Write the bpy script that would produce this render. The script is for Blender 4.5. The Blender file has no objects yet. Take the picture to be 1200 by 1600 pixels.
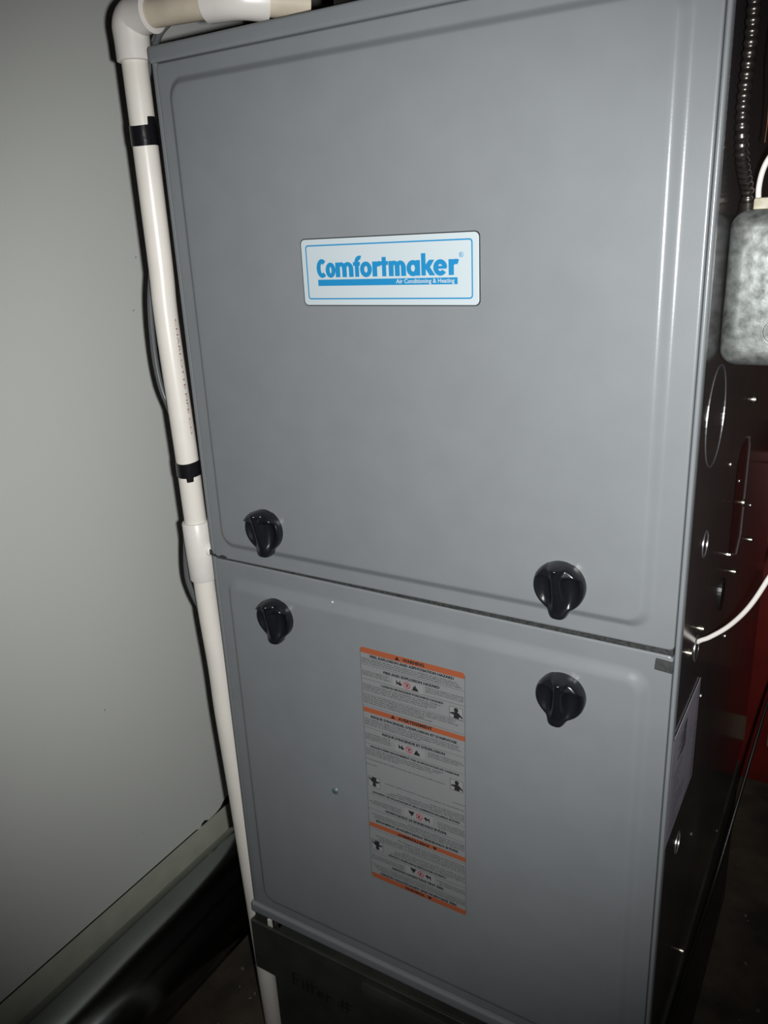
import bpy, bmesh, math, random
from mathutils import Vector, Matrix

random.seed(7)
C = bpy.context.scene.collection
scene = bpy.context.scene

# ------------------------------------------------------------------ camera
CAM = Vector((0.64506, -0.65313, 0.87489))
ROWS = ((0.85793261, 0.51179457, -0.0449217),
        (0.12860637, -0.29859049, -0.94567654),
        (-0.49740531, 0.80554952, -0.32199056))
right, down, fwd = (Vector(r) for r in ROWS)
cd = bpy.data.cameras.new('camera')
cam = bpy.data.objects.new('camera', cd)
C.objects.link(cam)
M = Matrix((right, -down, -fwd)).transposed().to_4x4()
M.translation = CAM
cam.matrix_world = M
cd.sensor_fit = 'VERTICAL'
cd.sensor_height = 36.0
cd.lens = 1258.8 / 1600 * 36.0
cd.clip_start = 0.01
scene.camera = cam

# ------------------------------------------------------------------ world and flash
w = bpy.data.worlds.new('world')
scene.world = w
w.use_nodes = True
w.node_tree.nodes['Background'].inputs[0].default_value = (0.9, 0.85, 0.8, 1)
w.node_tree.nodes['Background'].inputs[1].default_value = 0.010

ld = bpy.data.lights.new('camera_flash', 'SPOT')
ld.energy = 39.5
ld.color = (0.99, 1.0, 0.99)
ld.spot_size = math.radians(90)
ld.spot_blend = 0.85
ld.shadow_soft_size = 0.006
flash = bpy.data.objects.new('camera_flash', ld)
C.objects.link(flash)
flash.location = CAM + right * 0.025 + down * 0.004
AIM = Vector((0.28, 0.0, 0.672))
flash.rotation_euler = (AIM - flash.location).to_track_quat('-Z', 'Y').to_euler()

scene.view_settings.view_transform = 'Standard'
scene.view_settings.look = 'None'
scene.view_settings.gamma = 1.0
scene.view_settings.use_curve_mapping = False
scene.view_settings.exposure = 0.0

W = 0.533          # furnace width
DEPTH = 0.72
FLOOR = -0.345

# ------------------------------------------------------------------ materials
MATS = {}


def mat(name, col, rough=0.5, metal=0.0, noise=0.0, nscale=40.0, bump=0.0, bscale=300.0,
        rnoise=0.0, col2=None, spec=0.5, detail=4.0):
    m = bpy.data.materials.new(name)
    m.use_nodes = True
    nt = m.node_tree
    b = nt.nodes['Principled BSDF']
    b.inputs['Base Color'].default_value = (*col, 1)
    b.inputs['Roughness'].default_value = rough
    b.inputs['Metallic'].default_value = metal
    b.inputs['Specular IOR Level'].default_value = spec
    tc = nt.nodes.new('ShaderNodeTexCoord')
    if noise > 0 or col2 is not None:
        n = nt.nodes.new('ShaderNodeTexNoise')
        n.inputs['Scale'].default_value = nscale
        n.inputs['Detail'].default_value = detail
        nt.links.new(tc.outputs['Object'], n.inputs['Vector'])
        mx = nt.nodes.new('ShaderNodeMix')
        mx.data_type = 'RGBA'
        c2 = col2 if col2 is not None else tuple(c * (1 - noise) for c in col)
        mx.inputs[6].default_value = (*col, 1)
        mx.inputs[7].default_value = (*c2, 1)
        rp = nt.nodes.new('ShaderNodeValToRGB')
        rp.color_ramp.elements[0].position = 0.35
        rp.color_ramp.elements[1].position = 0.68
        nt.links.new(n.outputs['Fac'], rp.inputs['Fac'])
        nt.links.new(rp.outputs['Color'], mx.inputs[0])
        nt.links.new(mx.outputs[2], b.inputs['Base Color'])
        if rnoise > 0:
            mr = nt.nodes.new('ShaderNodeMapRange')
            mr.inputs[3].default_value = max(0.02, rough - rnoise)
            mr.inputs[4].default_value = rough + rnoise
            nt.links.new(n.outputs['Fac'], mr.inputs[0])
            nt.links.new(mr.outputs[0], b.inputs['Roughness'])
    if bump > 0:
        n2 = nt.nodes.new('ShaderNodeTexNoise')
        n2.inputs['Scale'].default_value = bscale
        n2.inputs['Detail'].default_value = 3
        nt.links.new(tc.outputs['Object'], n2.inputs['Vector'])
        bp = nt.nodes.new('ShaderNodeBump')
        bp.inputs['Strength'].default_value = bump
        bp.inputs['Distance'].default_value = 0.001
        nt.links.new(n2.outputs['Fac'], bp.inputs['Height'])
        nt.links.new(bp.outputs['Normal'], b.inputs['Normal'])
    MATS[name] = m
    return m


mat('grey_enamel', (0.188, 0.199, 0.208), 0.27, noise=0.05, nscale=25, bump=0.04, bscale=500)
mat('galvanized_side', (0.215, 0.20, 0.205), 0.15, metal=0.72, noise=0.2, nscale=14, rnoise=0.035)
mat('galvanized_box', (0.25, 0.265, 0.255), 0.42, metal=0.5, col2=(0.085, 0.092, 0.088), nscale=120, rnoise=0.1,
    bump=0.25, bscale=160, detail=7)
mat('conduit_metal', (0.13, 0.115, 0.105), 0.28, metal=0.9, noise=0.3, nscale=60)
mat('duct_metal', (0.27, 0.285, 0.28), 0.19, metal=1.0, noise=0.15, nscale=10, rnoise=0.03)
mat('dark_metal', (0.125, 0.13, 0.115), 0.38, metal=0.7, noise=0.35, nscale=18)
mat('metal_rim', (0.62, 0.6, 0.62), 0.3, metal=0.9)
mat('screw_metal', (0.80, 0.74, 0.60), 0.30, metal=1.0)
mat('zinc_screw', (0.30, 0.42, 0.38), 0.35, metal=0.8)
mat('pvc', (0.74, 0.70, 0.64), 0.30, noise=0.05, nscale=30)
mat('pvc_fitting', (0.71, 0.67, 0.635), 0.34, noise=0.05, nscale=40)
mat('pvc_aged', (0.60, 0.52, 0.41), 0.42, noise=0.15, nscale=30)
mat('tape', (0.008, 0.008, 0.010), 0.22, bump=0.3, bscale=120)
mat('black_plastic', (0.0075, 0.008, 0.010), 0.24)
mat('vinyl_tube', (0.10, 0.105, 0.11), 0.22)
mat('black_rubber', (0.010, 0.009, 0.008), 0.35)
mat('white_jacket', (0.74, 0.70, 0.66), 0.4)
mat('cream_clamp', (0.52, 0.48, 0.36), 0.5, noise=0.4, nscale=120)
mat('copper', (0.22, 0.10, 0.06), 0.35, metal=1.0)
mat('foam', (0.034, 0.037, 0.037), 0.9, col2=(0.010, 0.011, 0.011), nscale=350)
mat('foam_light', (0.044, 0.047, 0.047), 0.9, noise=0.4, nscale=300)
mat('badge_white', (0.43, 0.485, 0.51), 0.35)
mat('badge_edge', (0.02, 0.02, 0.022), 0.5)
mat('badge_blue', (0.012, 0.19, 0.40), 0.4)
mat('label_paper', (0.20, 0.203, 0.207), 0.42)
mat('label_orange', (0.29, 0.078, 0.033), 0.45)
mat('label_ink', (0.016, 0.016, 0.018), 0.5)
mat('label_red', (0.34, 0.03, 0.045), 0.5)
mat('label_pale', (0.235, 0.228, 0.235), 0.45)
mat('rating_paper', (0.46, 0.43, 0.50), 0.4, noise=0.12, nscale=30)
mat('rating_ink', (0.07, 0.065, 0.075), 0.6)
mat('print_red', (0.30, 0.14, 0.14), 0.6)
mat('marker', (0.006, 0.006, 0.006), 0.5)
mat('red_paint', (0.19, 0.018, 0.013), 0.4, noise=0.35, nscale=9)
mat('tag_paper', (0.20, 0.15, 0.10), 0.7)
mat('brown_wall', (0.20, 0.105, 0.075), 0.75, col2=(0.09, 0.05, 0.038), nscale=6)
mat('floor_concrete', (0.095, 0.076, 0.052), 0.85, col2=(0.040, 0.032, 0.023), nscale=16, bump=0.6, bscale=60)
mat('debris', (0.17, 0.15, 0.12), 0.8)
mat('back_wall', (0.30, 0.29, 0.26), 0.7, noise=0.1, nscale=8)
mat('trim_paint', (0.62, 0.63, 0.52), 0.55, noise=0.14, nscale=22)
mat('gap_shade', (0.012, 0.010, 0.010), 0.9)  # near-black colour painted in for the shade inside gaps and holes
mat('red_reflection', (0.10, 0.012, 0.010), 0.3)  # reflected red put into the base colour


def wall_paint():
    m = bpy.data.materials.new('wall_paint')
    m.use_nodes = True
    nt = m.node_tree
    b = nt.nodes['Principled BSDF']
    b.inputs['Roughness'].default_value = 0.55
    tc = nt.nodes.new('ShaderNodeTexCoord')
    n = nt.nodes.new('ShaderNodeTexNoise')
    n.inputs['Scale'].default_value = 3.5
    n.inputs['Detail'].default_value = 5
    nt.links.new(tc.outputs['Object'], n.inputs['Vector'])
    mx = nt.nodes.new('ShaderNodeMix')
    mx.data_type = 'RGBA'
    mx.inputs[6].default_value = (0.81, 0.82, 0.775, 1)
    mx.inputs[7].default_value = (0.75, 0.765, 0.72, 1)
    nt.links.new(n.outputs['Fac'], mx.inputs[0])
    v = nt.nodes.new('ShaderNodeTexVoronoi')          # fly specks
    v.inputs['Scale'].default_value = 20
    nt.links.new(tc.outputs['Object'], v.inputs['Vector'])
    cmpn = nt.nodes.new('ShaderNodeMath')
    cmpn.operation = 'LESS_THAN'
    cmpn.inputs[1].default_value = 0.022
    nt.links.new(v.outputs['Distance'], cmpn.inputs[0])
    mx2 = nt.nodes.new('ShaderNodeMix')
    mx2.data_type = 'RGBA'
    mx2.inputs[7].default_value = (0.16, 0.15, 0.13, 1)
    nt.links.new(cmpn.outputs[0], mx2.inputs[0])
    nt.links.new(mx.outputs[2], mx2.inputs[6])
    nt.links.new(mx2.outputs[2], b.inputs['Base Color'])
    n2 = nt.nodes.new('ShaderNodeTexNoise')
    n2.inputs['Scale'].default_value = 120
    nt.links.new(tc.outputs['Object'], n2.inputs['Vector'])
    bp = nt.nodes.new('ShaderNodeBump')
    bp.inputs['Strength'].default_value = 0.08
    bp.inputs['Distance'].default_value = 0.001
    nt.links.new(n2.outputs['Fac'], bp.inputs['Height'])
    nt.links.new(bp.outputs['Normal'], b.inputs['Normal'])
    MATS['wall_paint'] = m


wall_paint()

# ------------------------------------------------------------------ object helpers


def obj(name, bm, m, parent=None, smooth=True, angle=40, kind=None):
    bmesh.ops.remove_doubles(bm, verts=bm.verts, dist=1e-7)
    me = bpy.data.meshes.new(name)
    bm.normal_update()
    if smooth:
        for f in bm.faces:
            f.smooth = True
        for e in bm.edges:
            if len(e.link_faces) == 2 and e.calc_face_angle(0) > math.radians(angle):
                e.smooth = False
    bm.to_mesh(me)
    bm.free()
    me.materials.append(MATS[m])
    o = bpy.data.objects.new(name, me)
    C.objects.link(o)
    if parent is not None:
        o.parent = parent
        o.matrix_parent_inverse = pworld(parent).inverted()
    if kind:
        o['kind'] = kind
    return o


def pworld(o):
    m = Matrix.Translation(o.location) @ o.rotation_euler.to_matrix().to_4x4()
    if o.parent is not None:
        m = pworld(o.parent) @ o.matrix_parent_inverse @ m
    return m


def thing(name, label, cat, loc, group=None):
    o = bpy.data.objects.new(name, None)
    o.empty_display_size = 0.05
    C.objects.link(o)
    o.location = loc
    tag(o, label, cat, group)
    return o


def tag(o, label, cat, group=None):
    o['label'] = label
    o['category'] = cat
    if group:
        o['group'] = group
    return o


def struct(name, bm, m, **k):
    o = obj(name, bm, m, **k)
    o['kind'] = 'structure'
    return o


def box(bm, x0, x1, y0, y1, z0, z1, bev=0.0, seg=2):
    t = bmesh.new()
    bmesh.ops.create_cube(t, size=1.0)
    for v in t.verts:
        v.co = Vector(((x0 + x1) / 2 + v.co.x * (x1 - x0), (y0 + y1) / 2 + v.co.y * (y1 - y0),
                       (z0 + z1) / 2 + v.co.z * (z1 - z0)))
    if bev > 0:
        bmesh.ops.bevel(t, geom=list(t.edges), offset=bev, segments=seg, affect='EDGES', profile=0.5)
    merge(bm, t)
    return bm


def merge(bm, t, mtx=None):
    if mtx is not None:
        bmesh.ops.transform(t, matrix=mtx, verts=t.verts)
    me = bpy.data.meshes.new('tmp')
    t.to_mesh(me)
    t.free()
    bm.from_mesh(me)
    bpy.data.meshes.remove(me)


def catmull(pts, n=10):
    P = [Vector(p) for p in pts]
    if len(P) < 3:
        return P
    P = [2 * P[0] - P[1]] + P + [2 * P[-1] - P[-2]]
    out = []
    for i in range(1, len(P) - 2):
        a, b, c, d = P[i - 1:i + 3]
        for k in range(n):
            t = k / n
            out.append(0.5 * (2 * b + (c - a) * t + (2 * a - 5 * b + 4 * c - d) * t * t + (3 * b - a - 3 * c + d) * t ** 3))
    out.append(P[-2])
    return out


def tube(bm, pts, r, seg=16, caps=True):
    """sweep a circle along a polyline; r is a number or a list of radii"""
    P = [Vector(p) for p in pts]
    n = len(P)
    R = r if isinstance(r, (list, tuple)) else [r] * n
    tang = [(P[min(i + 1, n - 1)] - P[max(i - 1, 0)]).normalized() for i in range(n)]
    up = Vector((0, 1, 0)) if abs(tang[0].y) < 0.9 else Vector((1, 0, 0))
    nx = tang[0].cross(up).normalized()
    rings = []
    for i in range(n):
        t = tang[i]
        nx = (nx - t * nx.dot(t)).normalized()
        ny = t.cross(nx)
        rings.append([bm.verts.new(P[i] + (nx * math.cos(a) + ny * math.sin(a)) * R[i])
                      for a in (2 * math.pi * k / seg for k in range(seg))])
    for a, b in zip(rings, rings[1:]):
        for k in range(seg):
            bm.faces.new((a[k], a[(k + 1) % seg], b[(k + 1) % seg], b[k]))
    if caps:
        bm.faces.new(rings[0][::-1])
        bm.faces.new(rings[-1])
    return bm


def lathe_along(bm, p0, axis, prof, seg=24):
    """prof: list of (distance along axis, radius)"""
    axis = Vector(axis).normalized()
    P = [Vector(p0) + axis * d for d, _ in prof]
    up = Vector((0, 0, 1)) if abs(axis.z) < 0.9 else Vector((1, 0, 0))
    nx = axis.cross(up).normalized()
    ny = axis.cross(nx)
    rings = [[bm.verts.new(p + (nx * math.cos(a) + ny * math.sin(a)) * r)
              for a in (2 * math.pi * k / seg for k in range(seg))] for p, (_, r) in zip(P, prof)]
    for a, b in zip(rings, rings[1:]):
        for k in range(seg):
            bm.faces.new((a[k], a[(k + 1) % seg], b[(k + 1) % seg], b[k]))
    bm.faces.new(rings[0][::-1])
    bm.faces.new(rings[-1])
    bmesh.ops.recalc_face_normals(bm, faces=bm.faces)
    return bm


def rrect(x0, x1, z0, z1, r, seg=8):
    pts = []
    for cx, cz, a0 in ((x1 - r, z1 - r, 0), (x0 + r, z1 - r, 90), (x0 + r, z0 + r, 180), (x1 - r, z0 + r, 270)):
        for k in range(seg + 1):
            a = math.radians(a0 + 90 * k / seg)
            pts.append((cx + r * math.cos(a), cz + r * math.sin(a)))
    return pts


def loops_panel(loops, warp=None, seg=8):
    """loops: (x0,x1,z0,z1,y,r) from the outer back edge inwards; closed with a face"""
    bm = bmesh.new()
    rings = []
    for x0, x1, z0, z1, y, r in loops:
        ring = []
        for x, z in rrect(x0, x1, z0, z1, r, seg):
            p = Vector((x, y, z))
            if warp:
                p = warp(p)
            ring.append(bm.verts.new(p))
        rings.append(ring)
    n = len(rings[0])
    for a, b in zip(rings, rings[1:]):
        for k in range(n):
            bm.faces.new((a[k], a[(k + 1) % n], b[(k + 1) % n], b[k]))
    bm.faces.new(rings[-1])
    bm.faces.new(rings[0][::-1])
    bmesh.ops.recalc_face_normals(bm, faces=bm.faces)
    return bm


LIFT = [0]


def flat_poly(bm, pts, y, thick=0.0):
    """polygon in the x-z plane facing -y; overlapping pieces get a hair of separation"""
    LIFT[0] += 1
    y = y - 0.00003 * (LIFT[0] % 4)
    vs = [bm.verts.new((x, y, z)) for x, z in pts]
    f = bm.faces.new(vs)
    f.normal_update()
    if f.normal.y > 0:
        f.normal_flip()
    return f


def flat_ring(bm, cx, cz, rx, rz, ix, iz, y, a0=0, a1=360, n=32, skew=0.0):
    full = abs(a1 - a0) >= 359.9
    m = n if full else n + 1
    LIFT[0] += 1
    y = y - 0.00003 * (LIFT[0] % 4)
    o, i = [], []
    for k in range(m):
        a = math.radians(a0 + (a1 - a0) * k / n)
        o.append(bm.verts.new((cx + rx * math.cos(a), y, cz + rz * math.sin(a))))
        i.append(bm.verts.new((cx + ix * math.cos(a), y, cz + iz * math.sin(a))))
    for k in range(n):
        k2 = (k + 1) % m
        f = bm.faces.new((o[k], o[k2], i[k2], i[k]))
        f.normal_update()
        if f.normal.y > 0:
            f.normal_flip()


def stroke(bm, pts, wd, y):
    """flat pen stroke in the x-z plane"""
    for (x0, z0), (x1, z1) in zip(pts, pts[1:]):
        d = Vector((x1 - x0, z1 - z0))
        if d.length < 1e-9:
            continue
        d.normalize()
        e = d * wd * 0.4
        nrm = Vector((-d.y, d.x)) * wd * 0.5
        flat_poly(bm, [(x0 - e.x + nrm.x, z0 - e.y + nrm.y), (x0 - e.x - nrm.x, z0 - e.y - nrm.y),
                       (x1 + e.x - nrm.x, z1 + e.y - nrm.y), (x1 + e.x + nrm.x, z1 + e.y + nrm.y)], y)


TXT = Matrix(((1, 0, 0, 0), (0, 0, -1, 0), (0, 1, 0, 0), (0, 0, 0, 1)))


def text_bm(body, bold=0.0, res=2):
    cu = bpy.data.curves.new('t', 'FONT')
    cu.body = body
    cu.size = 1.0
    cu.offset = bold
    cu.resolution_u = res
    o = bpy.data.objects.new('t', cu)
    C.objects.link(o)
    dg = bpy.context.evaluated_depsgraph_get()
    me = bpy.data.meshes.new_from_object(o.evaluated_get(dg))
    bm = bmesh.new()
    bm.from_mesh(me)
    bpy.data.objects.remove(o)
    bpy.data.curves.remove(cu)
    bpy.data.meshes.remove(me)
    return bm


def put_text(bm, body, x, z, y, height, width=None, bold=0.0, align='L', mtx=None):
    """cap height `height`, baseline z; width squeezes or stretches"""
    t = text_bm(body, bold)
    xs = [v.co.x for v in t.verts]
    if not xs:
        t.free()
        return
    x0, x1 = min(xs), max(xs)
    s = height / 0.69
    sx = s if width is None else width / (x1 - x0)
    wd = (x1 - x0) * sx
    ox = x if align == 'L' else (x - wd / 2 if align == 'C' else x - wd)
    m = Matrix.Translation((ox, y, z)) @ TXT @ Matrix.Diagonal((sx, s, 1, 1)) @ Matrix.Translation((-x0, 0, 0))
    if mtx is not None:
        m = mtx @ m
    merge(bm, t, m)


# ================================================================== THE ROOM
bm = bmesh.new()
box(bm, -0.9, 2.2, -1.6, 1.6, FLOOR - 0.05, FLOOR)
struct('floor', bm, 'floor_concrete', smooth=False)

# left wall panel with a ragged lower corner near its far end
bm = bmesh.new()
edge = [(-1.3, -0.1785), (0.10, -0.1785), (0.222, -0.1785), (0.232, -0.1835), (0.238, -0.176), (0.246, -0.174),
        (0.256, -0.181), (0.275, -0.1795), (0.29, -0.176), (0.30, -0.168), (0.318, -0.163), (0.335, -0.166), (0.36, -0.172),
        (0.5762, -0.172), (0.5762, 1.9), (-1.3, 1.9)]
fr = [bm.verts.new((-0.35, y, z)) for y, z in edge]
bk = [bm.verts.new((-0.362, y, z)) for y, z in edge]
bm.faces.new(fr)
bm.faces.new(bk[::-1])
for i in range(len(edge)):
    j = (i + 1) % len(edge)
    bm.faces.new((fr[i], bk[i], bk[j], fr[j]))
bmesh.ops.recalc_face_normals(bm, faces=bm.faces)
struct('wall_left', bm, 'wall_paint', smooth=False)

bm = bmesh.new()
box(bm, -0.42, -0.366, -1.3, 0.5762, FLOOR, 1.9)
struct('wall_left_core', bm, 'gap_shade', smooth=False)  # blackened backing, paints the shade seen through the crack above the baseboard

bm = bmesh.new()
box(bm, -0.3515, -0.3500, -1.3, 0.5762, FLOOR, -0.1832)
struct('baseboard_left', bm, 'trim_paint', smooth=False)

bm = bmesh.new()
box(bm, -0.42, -0.372, 0.580, 1.6, FLOOR, 1.9)
struct('wall_left_far', bm, 'back_wall', smooth=False)

bm = bmesh.new()
box(bm, -0.9, 2.2, 1.6, 1.65, FLOOR, 1.9)
struct('wall_back', bm, 'brown_wall', smooth=False)
bm = bmesh.new()
box(bm, 2.15, 2.2, -1.6, 1.6, FLOOR, 1.9)
struct('wall_right', bm, 'brown_wall', smooth=False)

bm = bmesh.new()
box(bm, -0.9, 2.2, -1.6, 1.65, 1.9, 1.94)
struct('ceiling', bm, 'brown_wall', smooth=False)

# ================================================================== FURNACE
fur = thing('furnace', 'tall grey steel furnace with two latched doors and a blue brand badge', 'furnace', (W / 2, DEPTH / 2, 0.0))

bm = bmesh.new()
box(bm, 0.0, W, 0.008, DEPTH, 0.0, 1.0605, 0.0015, 1)
casing = obj('casing', bm, 'galvanized_side', fur, smooth=False)
casing['label'] = 'dark shiny galvanized steel casing'

# folded corner flanges of the casing at both sides of the doors
bm = bmesh.new()
prof = [(W - 0.0030, 0.010), (W - 0.0030, 0.0005), (W - 0.0020, -0.0004), (W - 0.0008, -0.0006), (W + 0.0004, 0.0002), (W + 0.0011, 0.0016),
        (W + 0.0012, 0.010)]
lo = [bm.verts.new((x, y, -0.006)) for x, y in prof]
hi = [bm.verts.new((x, y, 1.0605)) for x, y in prof]
for i in range(len(prof) - 1):
    bm.faces.new((lo[i], lo[i + 1], hi[i + 1], hi[i]))
bm.faces.new(lo[::-1])
bm.faces.new(hi)
bmesh.ops.recalc_face_normals(bm, faces=bm.faces)
obj('corner_flange', bm, 'grey_enamel', fur, angle=75)
bm = bmesh.new()
box(bm, -0.0025, 0.0022, 0.0005, 0.010, 0.0, 1.0605, 0.0008)
obj('corner_flange', bm, 'grey_enamel', fur)
# top rail
bm = bmesh.new()
t = loops_panel([(-0.0045, W + 0.0015, 1.0470, 1.0620, 0.030, 0.003), (-0.0045, W + 0.0015, 1.0470, 1.0620, 0.000, 0.003),
                 (-0.0038, W + 0.0008, 1.0476, 1.0613, -0.0016, 0.003), (-0.0022, W - 0.0008, 1.0490, 1.0600, -0.0024, 0.003),
                 (0.000, W - 0.003, 1.0505, 1.0585, -0.0025, 0.002)])
merge(bm, t)
obj('top_rail', bm, 'grey_enamel', fur)
# bottom rail
bm = bmesh.new()
t = loops_panel([(-0.0065, W + 0.0015, -0.0125, 0.0045, 0.030, 0.003), (-0.0065, W + 0.0015, -0.0125, 0.0045, 0.000, 0.003),
                 (-0.0060, W + 0.0012, -0.0118, 0.0038, -0.0022, 0.003), (-0.0045, W, -0.0100, 0.0025, -0.0036, 0.003),
                 (-0.003, W - 0.002, -0.008, 0.001, -0.0038, 0.002)])
merge(bm, t)
obj('bottom_rail', bm, 'grey_enamel', fur)


def door(name, x0, x1, z0, z1, ox0, ox1, oz0, oz1, ins, warp=None, back=0.0):
    """door skin: rolled outer edge, flat border, raised field"""
    L = [(x0, x1, z0, z1, 0.0075, 0.004), (x0, x1, z0, z1, 0.0018, 0.004), (x0 + 0.0003, x1 - 0.0003, z0 + 0.0003, z1 - 0.0003, 0.0008, 0.004),
         (x0 + 0.0008, x1 - 0.0008, z0 + 0.0008, z1 - 0.0008, 0.0002, 0.004), (x0 + 0.0018, x1 - 0.0018, z0 + 0.0018, z1 - 0.0018, 0.0, 0.004),
         (x0 + 0.003, x1 - 0.003, z0 + 0.003, z1 - 0.003, 0.0, 0.004)]
    il, ir, ib, it = ins
    N = 12
    L.append((ox0 - 0.002, ox1 + 0.002, oz0 - 0.002, oz1 + 0.002, 0.0, 0.021))
    for k in range(N + 1):
        t = k / N
        s = t * t * (3 - 2 * t)
        L.append((ox0 + il * t, ox1 - ir * t, oz0 + ib * t, oz1 - it * t, -0.0052 * s, 0.019 - 0.006 * t))
    L.append((ox0 + il + 0.003, ox1 - ir - 0.003, oz0 + ib + 0.003, oz1 - it - 0.003, -0.0052, 0.011))
    return obj(name, loops_panel(L, warp, 10), 'grey_enamel', fur, angle=60)


up = door('upper_door', 0.0025, 0.5292, 0.5252, 1.0462, 0.0165, 0.5105, 0.5405, 1.0325, (0.009, 0.012, 0.010, 0.009))


def lwarp(p):
    k = max(0.0, min(1.0, (p.z - 0.30) / 0.22))
    return Vector((p.x, p.y, p.z - 0.0038 * k * max(0.0, p.x / W) ** 1.5))


low = door('lower_door', 0.0025, 0.5292, 0.0060, 0.5235, 0.0175, 0.5125, 0.0190, 0.5050, (0.009, 0.012, 0.010, 0.016), lwarp)

# foam gasket showing in the gap between the doors
bm = bmesh.new()
box(bm, 0.012, 0.5285, 0.0015, 0.0078, 0.5190, 0.5262)
obj('foam_gasket', bm, 'foam', fur, smooth=False)
bm = bmesh.new()
t = loops_panel([(-0.0078, 0.0078, -0.0055, 0.0055, 0.0012, 0.0008), (-0.0078, 0.0078, -0.0055, 0.0055, -0.0008, 0.0008),
                 (-0.0074, 0.0074, -0.0051, 0.0051, -0.0012, 0.0008)], seg=3)
merge(bm, t, Matrix.Translation((0.5222, -0.0004, 0.5098)) @ Matrix.Rotation(math.radians(4), 4, 'Y'))
o = obj('gasket_tab', bm, 'foam_light', fur, smooth=False)
bm = bmesh.new()
flat_poly(bm, [(-0.003, 0.5335), (-0.0005, 0.5315), (0.001, 0.5285), (0.010, 0.5268), (0.013, 0.5290), (0.017, 0.5293), (0.0215, 0.5280),
               (0.0215, 0.5262), (0.018, 0.5245), (0.013, 0.5248), (0.009, 0.5252), (-0.003, 0.5272)], -0.0012)
r = bmesh.ops.extrude_face_region(bm, geom=list(bm.faces))
for v in r['geom']:
    if isinstance(v, bmesh.types.BMVert):
        v.co.y += 0.002
bmesh.ops.recalc_face_normals(bm, faces=bm.faces)
o = obj('gasket_tab', bm, 'foam', fur, smooth=False)


# ---- turn latches
def knob_mesh(lean):
    bm = bmesh.new()
    R = 0.0238
    NT, NR = 72, 22

    def outline(a):
        # a measured from +x, tail points down (-z)
        d = (math.degrees(a) + 90 - lean + 180) % 360 - 180
        tail = 0.0066 * math.exp(-(abs(d) / 18.0) ** 4)
        shoulder = 0.0010 * math.exp(-(d / 40.0) ** 2)
        return R + tail + shoulder - (0.0006 if abs(d) > 150 else 0.0)

    def height(x, z, f):
        # f: 0 centre .. 1 rim
        c, s = math.cos(math.radians(lean)), math.sin(math.radians(lean))
        xr, zr = x * c + z * s, -x * s + z * c
        zz = zr / R
        rw = 0.0058 + 0.0022 * abs(zz) ** 2
        ridge = math.exp(-(abs(xr) / rw) ** 3.2)
        top = max(0.0, min(1.0, (zz - 0.36) / 0.20))
        top = top * top * (3 - 2 * top)
        rh = 0.0185 + 0.0042 * max(-0.2, zz) - 0.0050 * max(0.0, -zz - 0.15)
        pocket = 0.0088 - 0.0036 * math.exp(-((abs(xr) / R - 0.55) / 0.28) ** 2 - (zz + 0.05) ** 2 * 2.2)
        rim = 0.0022 * max(0.0, (f - 0.72) / 0.28)
        h = pocket + rim + (rh - pocket) * max(ridge, 0.0)
        cap = 0.0185 - 0.0085 * max(0.0, (zz - 0.5)) - 0.004 * abs(xr) / R
        h = h + max(0.0, cap - h) * top
        return h

    rings = []
    for i in range(1, NR + 1):
        f = i / NR
        ff = 1 - (1 - f) ** 1.35
        ring = []
        for k in range(NT):
            a = 2 * math.pi * k / NT
            r = outline(a) * ff
            x, z = r * math.cos(a), r * math.sin(a)
            h = height(x, z, ff)
            e = max(0.0, (ff - 0.86) / 0.14)
            h = 0.0030 + (h - 0.0030) * math.sqrt(max(0.0, 1 - e ** 2.4) * 0.92 + 0.08)
            ring.append(bm.verts.new((x, -h, z)))
        rings.append(ring)
    cv = bm.verts.new((0, -height(0, 0, 0), 0))
    for k in range(NT):
        bm.faces.new((cv, rings[0][k], rings[0][(k + 1) % NT]))
    for a, b in zip(rings, rings[1:]):
        for k in range(NT):
            bm.faces.new((a[k], b[k], b[(k + 1) % NT], a[(k + 1) % NT]))
    base = [bm.verts.new((v.co.x * 0.985, 0, v.co.z * 0.985)) for v in rings[-1]]
    for k in range(NT):
        bm.faces.new((rings[-1][k], base[k], base[(k + 1) % NT], rings[-1][(k + 1) % NT]))
    bm.faces.new(base)
    bmesh.ops.recalc_face_normals(bm, faces=bm.faces)
    return bm


for (x, z, lean, dr) in ((0.0903, 0.5752, 4, up), (0.4289, 0.5718, 2, up), (0.0937, 0.4680, 2, low), (0.4328, 0.4595, -5, low)):
    kb = knob_mesh(lean)
    bmesh.ops.translate(kb, verts=kb.verts, vec=(x, -0.0050, z))
    o = obj('latch_knob', kb, 'black_plastic', dr, angle=70)

# small zinc screw in the lower door, chip of bare metal near its top edge
bm = bmesh.new()
lathe_along(bm, (0.1576, -0.0048, 0.2509), (0, -1, 0), [(0, 0.0045), (0.0012, 0.0045), (0.0022, 0.0034), (0.0026, 0.0016)], 12)
obj('door_screw', bm, 'zinc_screw', low)
bm = bmesh.new()
flat_poly(bm, [(0.1724, 0.5022), (0.1742, 0.5016), (0.1756, 0.5026), (0.1748, 0.5042), (0.1730, 0.5038)], -0.0054)
obj('paint_chip', bm, 'pvc', low, smooth=False)

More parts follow.
